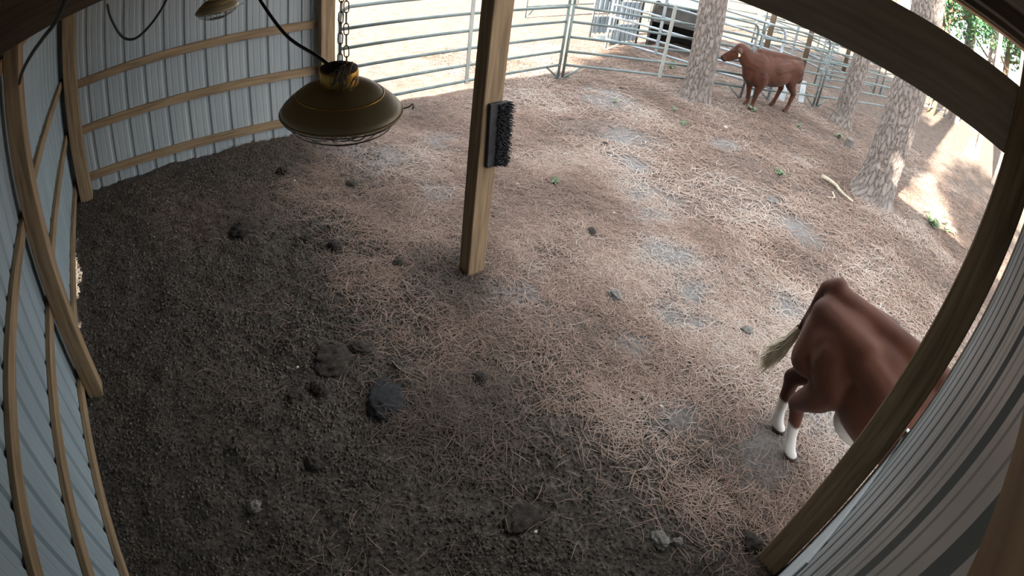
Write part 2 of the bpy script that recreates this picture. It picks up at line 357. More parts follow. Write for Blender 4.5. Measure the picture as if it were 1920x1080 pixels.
# ------------------------------------------------------------------ shed walls
ROOF0, RS = 2.865, .047
def roofz(x): return ROOF0+RS*x
PIT = .2286; SW = PIT*4
def sheet_mesh(name, h):
    """one 36 inch ribbed sheet: local u along x, outward = +y, z up"""
    pr = [(0, 0)]
    for k in range(4):
        c = PIT*(k+.5)
        for q in (-.5+1/6*1.0,): pass
        for off in (-.076,): pr += [(c+off-.010, 0), (c+off-.004, .0022), (c+off+.004, .0022), (c+off+.010, 0)]
        pr += [(c-.030, 0), (c-.013, .019), (c+.013, .019), (c+.030, 0)]
        for off in (.076,): pr += [(c+off-.010, 0), (c+off-.004, .0022), (c+off+.004, .0022), (c+off+.010, 0)]
    pr.append((SW+.003, 0)); n = len(pr); t = .0012
    V = [(u, w, z) for z in (0, h) for (u, w) in pr]+[(u, w+t, z) for z in (0, h) for (u, w) in pr]
    Fs = []
    for i in range(n-1):
        Fs.append((i, i+1, n+i+1, n+i)); Fs.append((2*n+i+1, 2*n+i, 3*n+i, 3*n+i+1))
        Fs.append((i+1, i, 2*n+i, 2*n+i+1)); Fs.append((n+i, n+i+1, 3*n+i+1, 3*n+i))
    Fs += [(0, n, 3*n, 2*n), (n-1, 3*n-1, 4*n-1, 2*n-1)]
    me = bpy.data.meshes.new(name); me.from_pydata(V, [], Fs); me.update(); return me
def board(parent, name, lo, hi, m_, bev=.003):
    return MB().box(lo, hi, bev).build(name, m_, parent)
XF, YE, YM, XP = 3.06, 6.06, 3.0, 3.0
# left wall (long closed side): inner face of the girts at x=0, sheets outside
SHEETB = noisy('blue_grey_sheet_steel', [(.25, (.255, .315, .345)), (.55, (.30, .365, .395)), (.8, (.345, .41, .43))], scale=(2, 2, .8), ns=1.6, detail=8, rough=.42, bump=.05, bdist=.002)
wl = empty('wall_left', (0, 3, 0), kind='structure')
ml = sheet_mesh('metal_sheet', 2.88); ml.materials.append(SHEETB)
for k in range(8):
    o = bpy.data.objects.new('metal_sheet', ml); col.objects.link(o); o.parent = wl
    o.rotation_euler = (0, 0, PI/2); o.location = (-.040, 6.10-(k+1)*SW-3, .035 if k == 1 else (.02 if k == 2 else -.02))
for z in (.093, .711, 1.318, 2.30):
    board(wl, 'girt', (-.038, -1.2, z), (0, 6.05, z+.089), WY)
# end wall
we = empty('wall_back', (1.5, 6.06, 0), kind='structure')
me_ = sheet_mesh('metal_sheet', 2.93); me_.materials.append(SHEET)
for k in range(4):
    o = bpy.data.objects.new('metal_sheet', me_); col.objects.link(o); o.parent = we
    if k == 3: o.scale.x = .45
    o.location = (-.045+k*SW-1.5, .040, -.02)
for z in (.138, .690, 1.215, 2.42):
    board(we, 'girt', (.0, 6.06, z), (2.93, 6.098, z+.089), WX)
# right wall
wr = empty('wall_right', (1.5, -.1, 0), kind='structure')
mr = sheet_mesh('metal_sheet', 2.93); mr.materials.append(SHEET)
for k in range(4):
    o = bpy.data.objects.new('metal_sheet', mr); col.objects.link(o); o.parent = wr
    o.rotation_euler = (0, 0, PI); o.location = (3.10-k*SW-1.5, -.115+.1, -.02)
board(wr, 'girt', (-.04, -.113, 2.655), (2.95, -.077, 2.745), WX)
mb = MB(); mb.box((2.20, -.114, -.02), (3.10, -.104, 1.22), .002); mb.build('kick_panel', TRIM, wr)
mb = MB(); mb.box((3.098, -.134, -.02), (3.128, -.100, 1.25), .003); mb.build('corner_trim', TRIM, wr)
# posts
def post(lo, hi, label, m_=WZ):
    o = MB().box(lo, hi, .006).mesh('wooden_post', ((lo[0]+hi[0])/2, (lo[1]+hi[1])/2, 0))
    p = link('wooden_post', o, m_, None, ((lo[0]+hi[0])/2, (lo[1]+hi[1])/2, 0)); tag(p, label, 'post', 'posts of the shed'); return p
midpost = post((2.965, 2.96, -.1), (3.12, 3.10, 2.524), 'free-standing wooden post with the black scratching brush, middle of the open front')
post((2.915, 5.93, -.1), (3.075, 6.06, 2.95), 'square wooden post where the ribbed end wall meets the pipe fence')
post((3.0, -.088, -.1), (3.15, .074, 2.95), 'wide wooden post at the right, in front of the brown cow')
post((0.002, 3.04, -.1), (.125, 3.19, 2.80), 'dark wooden post standing midway along the left ribbed wall')
post((0.03, 5.90, -.1), (.19, 6.058, 2.80), 'wooden post in the far left corner between both ribbed walls')
# header, rafters, roof
hb = MB().box((3.022, .0745, 2.525), (3.06, 5.93, 2.808), .003)
tag(hb.build('header_beam', HEADW), 'deep dark header board across the top right, above the open front', 'beam')
def rafter(y0, y1, depth, label):
    x0, x1 = -.02, 3.5; b0 = roofz(x0)-.048-depth; b1 = roofz(x1)-.048-depth
    V = [(x0, y0, b0), (x1, y0, b1), (x1, y1, b1), (x0, y1, b0), (x0, y0, roofz(x0)-.045), (x1, y0, roofz(x1)-.045), (x1, y1, roofz(x1)-.045), (x0, y1, roofz(x0)-.045)]
    o = MB().add(V, [(3,2,1,0), (4,5,6,7), (0,1,5,4), (1,2,6,5), (2,3,7,6), (3,0,4,7)]).build('rafter', DX); tag(o, label, 'rafter', 'rafters of the shed'); return o
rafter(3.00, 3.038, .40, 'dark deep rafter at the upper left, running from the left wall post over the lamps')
rf = empty('ceiling', (1.7, 3, 2.9), kind='structure')
def roof_sheet():
    w = .914; n = 4; pr = [(0, 0)]
    for k in range(n):
        c = w/n*(k+.5); pr += [(c-.03, 0), (c-.013, .02), (c+.013, .02), (c+.03, 0)]
    pr.append((w+.003, 0)); L = 3.66; V = []; K = len(pr)
    for x in (0, L):
        for (u, h) in pr: V.append((x, u, h+RS*x))
    for x in (0, L):
        for (u, h) in pr: V.append((x, u, h+RS*x+.0015))
    Fs = []
    for i in range(K-1): Fs += [(i, i+1, K+i+1, K+i), (2*K+i+1, 2*K+i, 3*K+i, 3*K+i+1), (i, 2*K+i, 2*K+i+1, i+1), (K+i, K+i+1, 3*K+i+1, 3*K+i)]
    me = bpy.data.meshes.new('roof_sheet'); me.from_pydata(V, [], Fs); me.materials.append(RUSTED); me.update(); return me
rs_ = roof_sheet()
for k in range(9):
    o = bpy.data.objects.new('roof_sheet', rs_); col.objects.link(o); o.parent = rf
    o.location = (-.12-1.7, -1.95+k*.914-3, roofz(-.12)-2.9)
for x in (.1, .75, 1.4, 2.05, 2.7, 3.22, 3.48):
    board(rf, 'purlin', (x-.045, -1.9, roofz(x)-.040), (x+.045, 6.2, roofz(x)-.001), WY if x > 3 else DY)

# ------------------------------------------------------------------ scratching brush on the middle post
br = empty('scratching_brush', (3.1, 2.95, 1.2), 'black bristly scratching brush fixed to the middle post', 'brush')
mb = MB(); M = Matrix.Translation((3.085, 2.940, 1.205)) @ Matrix.Rotation(R(-3), 4, 'Y')
mb.box((-.075, -.012, -.235), (.075, .02, .235), .004, M); mb.build('backing', BLACK, br)
for k in range(7):
    mb = MB(); x = -.012+k*.014
    for j in range(46):
        z = -.225+j*.01; l = .020+rnd.random()*.016+.004*k
        p0 = M @ Vector((x+rnd.uniform(-.003, .003), -.010, z)); p1 = M @ Vector((x+.010+rnd.uniform(-.01, .014), -.012-l, z+rnd.uniform(-.006, .006)))
        mb.tube([p0, p1], [.0042, .003], 4)
    mb.build('bristle_row', BRISTLE, br)
mb = MB()
for j in range(48):
    z = -.23+j*.0098; p0 = M @ Vector((.070, .0, z)); p1 = M @ Vector((.088+rnd.random()*.022, -.014+rnd.uniform(-.01, .01), z+rnd.uniform(-.008, .008)))
    mb.tube([p0, p1], [.006, .004], 5)
mb.build('edge_bristles', BRISTLE, br)

# ------------------------------------------------------------------ heat lamps
def heat_lamp(loc, s, tilt, label, yaw_=0):
    root = empty('heat_lamp', (0, 0, 0), label, 'lamp', 'heat lamps hanging in the shed')
    ZL = .66
    P = [(r, z*ZL) for r, z in [(.148, -.150), (.1465, -.145), (.147, -.138), (.139, -.122), (.126, -.104), (.113, -.088), (.1045, -.0815), (.1025, -.0785), (.092, -.064), (.078, -.053), (.062, -.046), (.046, -.043)]]
    mb = MB().lathe(P, 48); a = mb.build('shade', LAMPM, root)
    P2 = [(r-.003, z-.001) for r, z in P[1:]]
    b = MB().lathe(list(reversed(P2)), 48).build('inner_reflector', INNER, a)
    MB().tube([(.1475*math.cos(k*PI/24), .1475*math.sin(k*PI/24), -.1455*ZL) for k in range(48)], .0028, 6, closed=True).build('rim', LAMPM, a)
    MB().tube([(.1035*math.cos(k*PI/24), .1035*math.sin(k*PI/24), -.0805*ZL) for k in range(48)], .0022, 6, closed=True).build('ridge', COLLAR, a)
    MB().lathe([(.0455, -.034), (.0455, -.004), (.0465, .002), (.0455, .007), (.042, .010), (.0, .011)], 32).build('collar', COLLAR, root)
    c = MB().lathe([(.043, .010), (.0445, .012), (.030, .018), (.016, .022), (0, .023)], 24).build('socket_cap', BLACK, root)
    mb = MB()
    for rr, zz in ((.144, -.104), (.122, -.130), (.085, -.150), (.042, -.160)):
        mb.tube([(rr*math.cos(k*PI/18), rr*math.sin(k*PI/18), zz) for k in range(36)], .0017, 5, closed=True)
    for k in range(6):
        an = k*PI/6; pts = []
        for q in range(-8, 9):
            t = q/8; rr = .146*t; zz = -.101-.062*max(math.cos(t*PI/2), 0)**.8
            pts.append((rr*math.cos(an), rr*math.sin(an), zz))
        mb.tube(pts, .0017, 5)
    mb.build('wire_guard', WIRE, root)
    MB().tube([(.140, -.05, -.102), (.155, -.055, -.098), (.164, -.058, -.090), (.166, -.059, -.098), (.163, -.058, -.104)], .002, 5).build('guard_clip', WIRE, root)
    MB().lathe([(.0, -.112), (.022, -.109), (.038, -.098), (.043, -.084), (.038, -.068), (.024, -.052), (.02, -.040)], 24).build('bulb', GLASS, root)
    root.location = loc; root.scale = (s, s, s); root.rotation_euler = (tilt[0], tilt[1], yaw_); return root
L1 = Vector((1.313, 1.215, 2.375)); L2 = Vector((1.42, 3.62, 2.19))
heat_lamp(L1, .96, (R(1), R(-2), 0), 'large dusty brass heat lamp hanging on a chain in front of the fence')
heat_lamp(L2, .96, (R(0), R(-4), 0), 'small-looking heat lamp far back against the ribbed end wall, at the top edge')
def link_mesh():
    pts = []
    for k in range(16):
        a = k*2*PI/16; pts.append((.0055*math.cos(a), 0, .0075*math.sin(a)+(.006 if math.sin(a) > 0 else -.006)))
    return MB().tube(pts, .0014, 6, closed=True).mesh('chain_link')
LK = link_mesh(); LK.materials.append(CHAIN)
def chain(p0, p1, label, extra=None):
    root = empty('chain', p0, label, 'chain'); d = Vector(p1)-Vector(p0); n = int(d.length/.0235); q = d.to_track_quat('Z', 'Y').to_euler()
    for i in range(n+1):
        o = bpy.data.objects.new('chain_link', LK); col.objects.link(o); o.parent = root; o.location = d*(i/max(n, 1)); 
        o.rotation_euler = (d.to_track_quat('Z', 'Y') @ Matrix.Rotation(PI/2*(i % 2)+.3, 4, 'Z').to_quaternion()).to_euler()
    for i, (x, y, z, a) in enumerate(extra or []):
        o = bpy.data.objects.new('chain_link', LK); col.objects.link(o); o.parent = root; o.location = (x, y, z); o.rotation_euler = (a, .4*math.sin(i*2.3), a*1.7)
    return root
ex = [(rnd.uniform(-.022, .022)-.012, rnd.uniform(-.016, .012)-.045, -.006-rnd.random()*.05, rnd.uniform(-.7, .7)) for i in range(24)]
chain(L1+Vector((.002, -.002, .030)), (1.325, 1.22, 2.905), 'rusty chain holding the large brass lamp, its slack bunched on the lamp collar', ex)
chain(L1+Vector((.016, -.006, .022)), L1+Vector((.014, -.004, .20)), 'short doubled length of chain hooked beside the main lamp chain')
chain(L2+Vector((0, 0, .02)), (1.456, 3.62, 2.91), 'chain holding the far heat lamp near the end wall')
def catmull(P, n=10):
    P = [Vector(p) for p in P]; P = [P[0]*2-P[1]]+P+[P[-1]*2-P[-2]]; out = []
    for i in range(1, len(P)-2):
        for k in range(n):
            t = k/n; a, b, c, d = P[i-1:i+3]
            out.append(.5*((2*b)+(c-a)*t+(2*a-5*b+4*c-d)*t*t+(3*b-a-3*c+d)*t**3))
    out.append(P[-2]); return out
CORDS = []
def cord(pts, r, label): tag(MB().tube(catmull(pts), r, 8).build('electric_cord', CORD), label, 'cord')
cord([(.715, 2.985, 2.42), (.74, 2.985, 2.33), (.80, 2.985, 2.215), (.87, 2.985, 2.178), (.95, 2.985, 2.215), (1.03, 2.985, 2.30), (1.08, 2.985, 2.40), (1.10, 2.985, 2.47)], .0075, 'black cord drooping in a loop against the end wall at the top left')
cord([(1.17, 1.75, 2.62), (1.20, 1.62, 2.54), (1.245, 1.42, 2.43), (1.283, 1.28, 2.400), (1.297, 1.235, 2.387)], .0045, 'black cord slanting down to the large brass lamp')
cord([(.135, 3.0, 2.20), (.20, 2.8, 2.285), (.30, 2.6, 2.38), (.42, 2.4, 2.47), (.50, 2.3, 2.53), (.60, 2.2, 2.68), (.74, 2.15, 2.885)], .012, 'thick black cord running across the top of the dark left wall post')

# ------------------------------------------------------------------ pipe fence panels
ZR = (.22, .44, .67, .91, 1.14, 1.39)
def panel(p, q, label, m_=PIPE, zr=ZR, arch=(0, 0), mid=True, feet=(1, 1), r=.021, group='pipe fence panels', base=0.0, top=None, flat=.03):
    p = Vector((*p, 0)); q = Vector((*q, 0)); d = (q-p); L = d.length; d.normalize(); nrm = Vector((-d.y, d.x, 0))
    root = empty('pipe_fence', tuple(p), label, 'fence', group)
    zt = zr[-1]
    def pt(s, z, off=0): return p+d*s+nrm*off+Vector((0, 0, z+base))
    for z in zr[:-1]: MB().tube([pt(0, z), pt(L, z)], r, 8).build('rail', m_, root)
    top_pts = []; a = .13
    if arch[0]: top_pts += [pt(0, zt-.26)]+[pt(a-a*math.cos(t), zt-a+a*math.sin(t)) for t in (0, .4, .8, 1.2, PI/2)]
    else: top_pts += [pt(0, zt)]
    if arch[1]: top_pts += [pt(L-a+a*math.sin(t), zt-a+a*math.cos(t)) for t in (0, .4, .8, 1.2, PI/2)]+[pt(L, zt-.26)]
    else: top_pts += [pt(L, zt)]
    MB().tube(top_pts, r*1.05, 8).build('top_rail', m_, root)
    for s, ar in ((0, arch[0]), (L, arch[1])):
        MB().tube([pt(s, 0), pt(s, zt-(.2 if ar else 0))], r*1.1, 8).build('upright', m_, root)
        MB().box((-.04, -.03, -.002), (.04, .03, .006), 0, Matrix.Translation(pt(s, .01))).build('foot_plate', m_, root)
    if mid:
        ang = math.atan2(d.y, d.x); Mx = Matrix.Translation(pt(L/2, 0, -.018)) @ Matrix.Rotation(ang, 4, 'Z')
        MB().box((-flat, -.012, zr[0]-.03), (flat, .008, zt+.02), .003, Mx).build('centre_stile', GALVD if m_ is PIPE else m_, root)
    for k, s in ((0, .30), (1, L-.30)):
        if feet[k]:
            e = s-.22 if k == 0 else s+.22
            MB().tube([pt(s, zr[0]), pt(e-(-1)**k*.05, .02, -.02)], r*.75, 6).build('leg', m_, root)
    return root
A = (7.0, 6.63); B = (9.86, 5.10)
panel((3.22, 6.17), (6.96, 6.64), 'nearest pipe fence panel, behind the large brass lamp and the middle post', arch=(1, 1), feet=(0, 1))
panel((7.04, 6.62), B, 'pipe fence panel left of the cow, ending behind the first pine trunk', arch=(1, 1), feet=(1, 1))
panel((9.98, 5.05), (11.72, 4.52), 'pipe gate with rounded top corners right behind the standing cow', zr=(.22, .45, .69, .93, 1.17, 1.44), arch=(1, 1), mid=False, feet=(1, 1))
panel((11.84, 4.50), (15.1, 3.75), 'pipe fence panel passing behind the leaning middle pine', zr=(.22, .46, .71, .96, 1.2, 1.48), arch=(0, 1), mid=False)
panel((17.2, 3.9), (20.3, 3.3), 'last pipe fence panel seen right of the thickest pine', zr=(.25, .55, .85, 1.15, 1.5), mid=True)
panel((9.12, 7.80), (9.95, 6.0), 'pale galvanised panel slanting behind the left fence', GALV, arch=(0, 0), feet=(1, 0), r=.024)
panel((9.97, 5.95), (10.65, 4.98), 'pale galvanised panel seen behind the head of the standing cow', GALV, arch=(0, 1), mid=False, feet=(0, 1), r=.024)
panel((9.0, 10.2), (12.4, 10.7), 'far green panel behind the chute', zr=(.25, .5, .75, 1.0, 1.3, 1.6))
panel((14.6, 7.9), (14.9, 5.6), 'pale galvanised panel seen between pine and gate, further back', GALV, mid=True)
panel((13.4, 5.35), (16.6, 4.9), 'green panel seen over the back of the standing cow', mid=True, zr=ZR+(1.62,))
panel((14.5, 7.6), (18.5, 6.2), 'far green panel running off in bright sunlight', mid=True, zr=ZR+(1.62,))
panel((12.6, 9.8), (17.5, 8.6), 'furthest green panel across the sunny field', mid=True, zr=ZR+(1.62,))
panel((16.9, 4.8), (21.5, 4.6), 'far panel seen behind the leaning middle pine', mid=True, zr=ZR)
panel((15.9, 6.9), (15.9, 5.2), 'cross panel splitting the alley behind the gate', mid=False, zr=ZR)
# fence posts of wood far back
for i, (x, y, h, lb) in enumerate([(13.6, 6.9, 2.3, 'dark fence post rising above the pens, left of three'), (14.6, 6.3, 2.3, 'dark fence post rising above the pens, middle of three'), (17.5, 6.3, 2.2, 'dark fence post rising above the pens, right of three')]):
    o = link('fence_post', MB().tube([(0, 0, -.1), (0, 0, h)], .07, 10).mesh('fence_post'), DZ, None, (x, y, 0)); tag(o, lb, 'post', 'tall posts of the far pens')
# white angled braces behind gate
for i, (p, q, lb) in enumerate([((10.5, 5.6, .45), (10.35, 5.15, .0), 'pale plank leaning behind the fence under the cow chin'), ((11.2, 5.0, .48), (10.95, 4.85, .0), 'pale plank leaning behind the gate under the cow belly'), ((11.7, 4.85, .40), (11.55, 4.72, .0), 'short pale plank behind the hind legs of the standing cow')]):
    p = Vector(p); q = Vector(q); d = (p-q).normalized(); Mx = Matrix.Translation(q) @ d.to_track_quat('Z', 'Y').to_matrix().to_4x4()
    tag(MB().box((-.055, -.012, 0), (.055, .012, (p-q).length), .003, Mx).build('plank', TRIM), lb, 'plank')

# ------------------------------------------------------------------ chute and shelter behind the fence
ch = empty('cattle_chute', (9.8, 8.3, 0), 'blue-grey steel cattle chute with a domed top standing behind the left fence', 'chute')
STEEL = noisy('blue_grey_steel', [(.3, (.24, .30, .36)), (.7, (.42, .49, .55))], ns=3, rough=.5, metal=.2, bump=.05)
STEELD = noisy('dark_steel', [(.3, (.035, .045, .05)), (.7, (.09, .11, .12))], ns=3, rough=.6)
for yy in (8.0, 8.6):
    pts = [(9.45, yy, 0), (9.45, yy, .95)]+[(9.75-.3*math.cos(t), yy, .95+.16*math.sin(t)) for t in (.4, .8, 1.2, PI/2)]+[(9.9+.3*math.sin(t), yy, .95+.16*math.cos(t)) for t in (0, .4, .8, 1.2)]+[(10.2, yy, .95), (10.2, yy, 0)]
    MB().tube(pts, .024, 8).build('frame', STEELD, ch)
    for z0, z1 in ((.10, .45), (.55, .92)):
        MB().box((9.50, yy-.012, z0), (10.15, yy+.012, z1), .004).build('side_panel', STEEL, ch)
    for k in range(5): MB().tube([(9.56+k*.13, yy-.03, .08), (9.56+k*.13, yy-.03, 1.0)], .013, 6).build('bar', STEELD, ch)
for x in (9.45, 10.2): MB().tube([(x, 8.0, .98), (x, 8.6, .98)], .02, 6).build('crossbar', STEELD, ch)
MB().box((9.5, 8.05, .02), (10.15, 8.55, .05), .004).build('floor_plate', STEELD, ch)
sh = empty('livestock_shelter', (11.4, 7.6, 0), 'low dark open shelter with a scalloped metal roof edge behind the first pine', 'shelter')
x0, y0, x1, y1 = 10.45, 7.95, 11.25, 6.95
dv = Vector((x1-x0, y1-y0, 0)); LL = dv.length; dv.normalize(); nv = Vector((-dv.y, dv.x, 0))
if nv.y < 0: nv = -nv
def sq(s, w, z): return Vector((x0, y0, 0))+dv*s+nv*w+Vector((0, 0, z))
DARKW = noisy('dark_shelter_wall', [(.3, (.05, .05, .047)), (.7, (.11, .105, .095))], ns=3, rough=.8)
def quadbox(mb, s0, s1, w0, w1, z0, z1):
    V = [sq(s, w, z) for z in (z0, z1) for (s, w) in ((s0, w0), (s1, w0), (s1, w1), (s0, w1))]
    return mb.add(V, [(3,2,1,0), (4,5,6,7), (0,1,5,4), (1,2,6,5), (2,3,7,6), (3,0,4,7)])
quadbox(MB(), 0, LL, 1.2, 1.25, 0, .95).build('rear_wall', DARKW, sh)
quadbox(MB(), 0, .05, 0, 1.2, 0, .95).build('side_wall', DARKW, sh); quadbox(MB(), LL-.05, LL, 0, 1.2, 0, .95).build('side_wall', DARKW, sh)
quadbox(MB(), 0, LL, .02, .06, .55, .95).build('front_board', DARKW, sh)
for k in range(7):
    s0 = k*LL/7; mb = MB()
    pts = [(s0+LL/7*(j/6), math.sin(j/6*PI)*.06) for j in range(7)]
    V = [sq(s, w, .97+h) for w in (-.08, 1.3) for s, h in pts]+[sq(s, w, .955+h) for w in (-.08, 1.3) for s, h in pts]
    mb.add(V, [(i, i+1, 7+i+1, 7+i) for i in range(6)]+[(14+i+1, 14+i, 21+i, 21+i+1) for i in range(6)]+[(i, 14+i, 15+i, i+1) for i in range(6)], True).build('roof_sheet', TRIM, sh)

# ------------------------------------------------------------------ pine trees
def pine_trunk(name, h, r0, flare, lean, nseg=120, seed=1, parent=None, bark=.024, mt=None, hres=.025):
    """trunk whose bark plates are real relief"""
    nz = int(min(h, 4.2)/hres); zs = list(np.linspace(-.08, min(h, 4.2), nz)); 
    if h > 4.2: zs += list(np.linspace(4.4, h, 14))
    zs = np.array(zs); th = np.linspace(0, 2*PI, nseg, endpoint=False)
    T, ZZ = np.meshgrid(th, zs)
    # cell pattern: jittered brick-like plates (elongated voronoi)
    g = np.random.default_rng(seed); cu = 2*PI*r0/13; nu = max(9, int(2*PI*r0/.062)); ch_ = .155; nv_ = int(h/ch_)+4
    ju = g.random((nu, nv_)); jv = g.random((nu, nv_)); tone = g.random((nu, nv_))
    u = (T/(2*PI))*nu+.35*np.sin(ZZ*5+seed); u = u+.5*vnoise(T*2.2, ZZ, 5, seed+3); v = (ZZ+.1)/ch_+.9*vnoise(T*3, ZZ, 3, seed+4)
    iu = np.floor(u).astype(int); iv = np.floor(v).astype(int); d1 = np.full(T.shape, 9.); d2 = np.full(T.shape, 9.); tn = np.zeros(T.shape)
    for a in (-1, 0, 1):
        for b in (-1, 0, 1):
            ci = (iu+a); cj = np.clip(iv+b, 0, nv_-1); px_ = ci+ju[ci % nu, cj]; py_ = (iv+b)+jv[ci % nu, cj]
            d = np.sqrt((px_-u)**2+((py_-v)*.85)**2); new = d < d1
            d2 = np.where(new, d1, np.minimum(d2, d)); tn = np.where(new, tone[ci % nu, cj], tn); d1 = np.where(new, d, d1)
    edge = np.clip((d2-d1)/.34, 0, 1)**.7
    rad = r0*(1-.38*np.clip(ZZ/max(h, 1), 0, 1))+flare*np.exp(-np.clip(ZZ, 0, 9)/.16)*(1+.35*np.sin(T*4+seed)+.2*np.sin(T*7))
    fine = vnoise(T*r0*1.0, ZZ, 26, seed)*.012
    amp = bark*(.6+.4*tn)
    rad = rad+(edge-.6)*amp+fine
    cx = lean[0]*ZZ+.0; cy = lean[1]*ZZ
    V = np.stack([cx+rad*np.cos(T), cy+rad*np.sin(T), ZZ], -1).reshape(-1, 3)
    n2 = len(zs); I = np.arange(n2*nseg).reshape(n2, nseg); J = np.roll(I, -1, 1)
    Fq = np.stack([I[:-1], J[:-1], J[1:], I[1:]], -1).reshape(-1, 4)
    me = fast_mesh(name, V, Fq, False if bark > .02 else True)
    at = me.attributes.new('tone', 'FLOAT', 'POINT'); at.data.foreach_set('value', np.clip(.26+edge*(.26+.26*tn), 0, 1).astype(np.float32).ravel())
    return link('trunk', me, mt or BARK, parent)
def foliage_mesh(name, c, r, n, size, seed=0, hollow=.3):
    g = np.random.default_rng(seed); d = g.normal(size=(n, 3)); d /= np.linalg.norm(d, axis=1)[:, None]
    rr = (hollow+(1-hollow)*g.random(n)**.5); P = d*rr[:, None]*np.array(r)
    k = g.normal(size=(n, 3)); P += .12*np.array(r)*np.sin(k)
    a = g.normal(size=(n, 3)); a /= np.linalg.norm(a, axis=1)[:, None]; b = np.cross(a, g.normal(size=(n, 3))); b /= np.linalg.norm(b, axis=1)[:, None]
    s = size*g.uniform(.5, 1.3, n)[:, None]; P = P+np.array(c)
    V = np.stack([P-a*s, P+b*s*.45, P+a*s, P-b*s*.45], 1).reshape(-1, 3); Fq = np.arange(4*n).reshape(n, 4)
    me = fast_mesh(name, V, Fq, False); at = me.attributes.new('tone', 'FLOAT', 'POINT')
    at.data.foreach_set('value', np.repeat(np.clip(g.normal(.42, .22, n), 0, 1), 4).astype(np.float32)); return me
def pine(loc, h, r0, flare, lean, label, crown=None, seed=1, group=None, **k):
    root = empty('pine_tree', (loc[0], loc[1], gz1(loc[0], loc[1])*0), label, 'tree', group)
    pine_trunk('trunk', h, r0, flare, lean, seed=seed, parent=root, **k)
    if crown:
        (cx, cy, cz), rad, n, sz = crown
        link('foliage', foliage_mesh('foliage', (cx, cy, cz), rad, n, sz, seed), LEAFM, root)['kind'] = 'stuff'
    return root
pine((8.80, 5.30), 11, .225, .055, (-.055, .028), 'pine trunk left of the standing cow, in front of the pipe fence', ((-.6, .3, 10.5), (1.5, 1.5, 1.3), 3000, .10), 1)
pine((11.50, 3.78), 11, .185, .075, (.02, -.030), 'leaning middle pine trunk, slimmer, between the cow and the thickest pine', ((.3, -.3, 10.5), (1.4, 1.4, 1.3), 3000, .10), 2)
pine((8.93, 2.02), 12, .285, .10, (.01, -.012), 'thickest pine trunk, sunlit on its right side, right of the pen', ((0, 0, 12.5), (1.5, 1.5, 1.3), 3000, .10), 3, nseg=170)
SMO = dict(nseg=40, bark=.018, hres=.08)
pine((17.1, 1.42), 9, .09, .05, (.01, .01), 'thin pale sapling trunk lit by the sun beyond the thickest pine', ((0, 0, 8.5), (1.2, 1.2, 1.3), 1500, .12), 4, **SMO)
pine((15.9, .40), 10, .22, .06, (.0, .01), 'sunlit trunk beside the right post at the far right edge', ((0, 0, 9.5), (1.5, 1.5, 1.5), 2000, .12), 5, **SMO)
pine((21.0, 3.05), 12, .24, .05, (.0, .0), 'far shaded trunk right of the last fence panel, left of the pair', ((0, 0, 11), (.9, .9, 1), 1500, .12), 6, **SMO)
pine((22.6, 2.2), 12, .22, .05, (.0, .0), 'far shaded trunk right of the last fence panel, right of the pair', ((0, 0, 11), (.9, .9, 1), 1500, .12), 7, **SMO)
# broken white stump at the sapling
mb = MB(); n = 14
V = []; 
for z, rr in ((-.03, .20), (.10, .17), (.30, .12), (.45, .08)):
    for k in range(n):
        a = k*2*PI/n; q = rr*(1+.15*math.sin(3*a+z*4)); V.append((16.75+q*math.cos(a), 1.62+q*math.sin(a), z+(.10*math.sin(a*4+1) if z > .4 else 0)))
V.append((16.75, 1.62, .44)); mb.add(V, [(i*n+k, i*n+(k+1) % n, (i+1)*n+(k+1) % n, (i+1)*n+k) for i in range(3) for k in range(n)]+[(3*n+k, 3*n+(k+1) % n, 4*n) for k in range(n)])
tag(mb.build('tree_stump', STICKP), 'pale broken stump at the foot of the thin sunlit sapling', 'stump')
# leafy tree seen over the header
def leafy(loc, h, rad, zc, n, size, seed, label, cat='tree'):
    root = empty('leafy_tree', loc, label, cat, 'leafy trees beyond the pen'); pts = [(0, 0, -.1), (.05, .03, h*.3), (-.1, .1, h*.6), (.1, 0, h)]
    MB().tube(catmull([Vector(p)+Vector(loc) for p in pts], 5), .16, 10).build('trunk', DZ, root)
    for k in range(6):
        a = k*1.1+seed; s = Vector(loc)+Vector((0, 0, h*(.35+.08*k)))
        MB().tube(catmull([s, s+Vector((math.cos(a)*rad*.35, math.sin(a)*rad*.35, .5)), s+Vector((math.cos(a)*rad*.7, math.sin(a)*rad*.7, 1.3))], 4), [.06]*8+[.03], 6).build('branch', DZ, root)
    link('foliage', foliage_mesh('foliage', (0, 0, zc), (rad, rad, zc*.45), n, size, seed), LEAFM, root)['kind'] = 'stuff'
leafy((19.2, 3.6, 0), 5.0, 2.7, 5.4, 15000, .085, 31, 'bluish green leafy tree seen over the header board at the top right')
leafy((25.5, 1.6, 0), 6, 3.4, 6.4, 9000, .13, 32, 'yellow-green leafy tree seen at the right end of the gap over the header board')
leafy((28.5, 8.6, 0), 8, 3.4, 6.5, 8000, .14, 34, 'distant leafy tree behind the far pens')

# trees behind the shed whose crowns shade the yard (the photograph shows their shade)
for x, y, z, r_, lb in [(-7.0, 2.05, 9.8, 1.95, 'pine outside the left wall nearest the camera side'), (-7.6, 4.35, 9.9, 1.7, 'pine outside the left wall nearest the far corner'), (-11.5, 2.9, 13.2, 2.3, 'tallest pine, standing furthest out behind the left wall'), (-9.5, -1.75, 11.3, 1.2, 'thin-crowned pine outside, behind the camera end of the left wall')]:
    pine((x, y), z, .22, .05, (0, 0), lb, ((0, 0, z), (r_, r_, r_*1.35), 11000 if y > 0 else 900, .20), 50+int(x*3)%7, 'pines outside behind the left wall', **SMO)

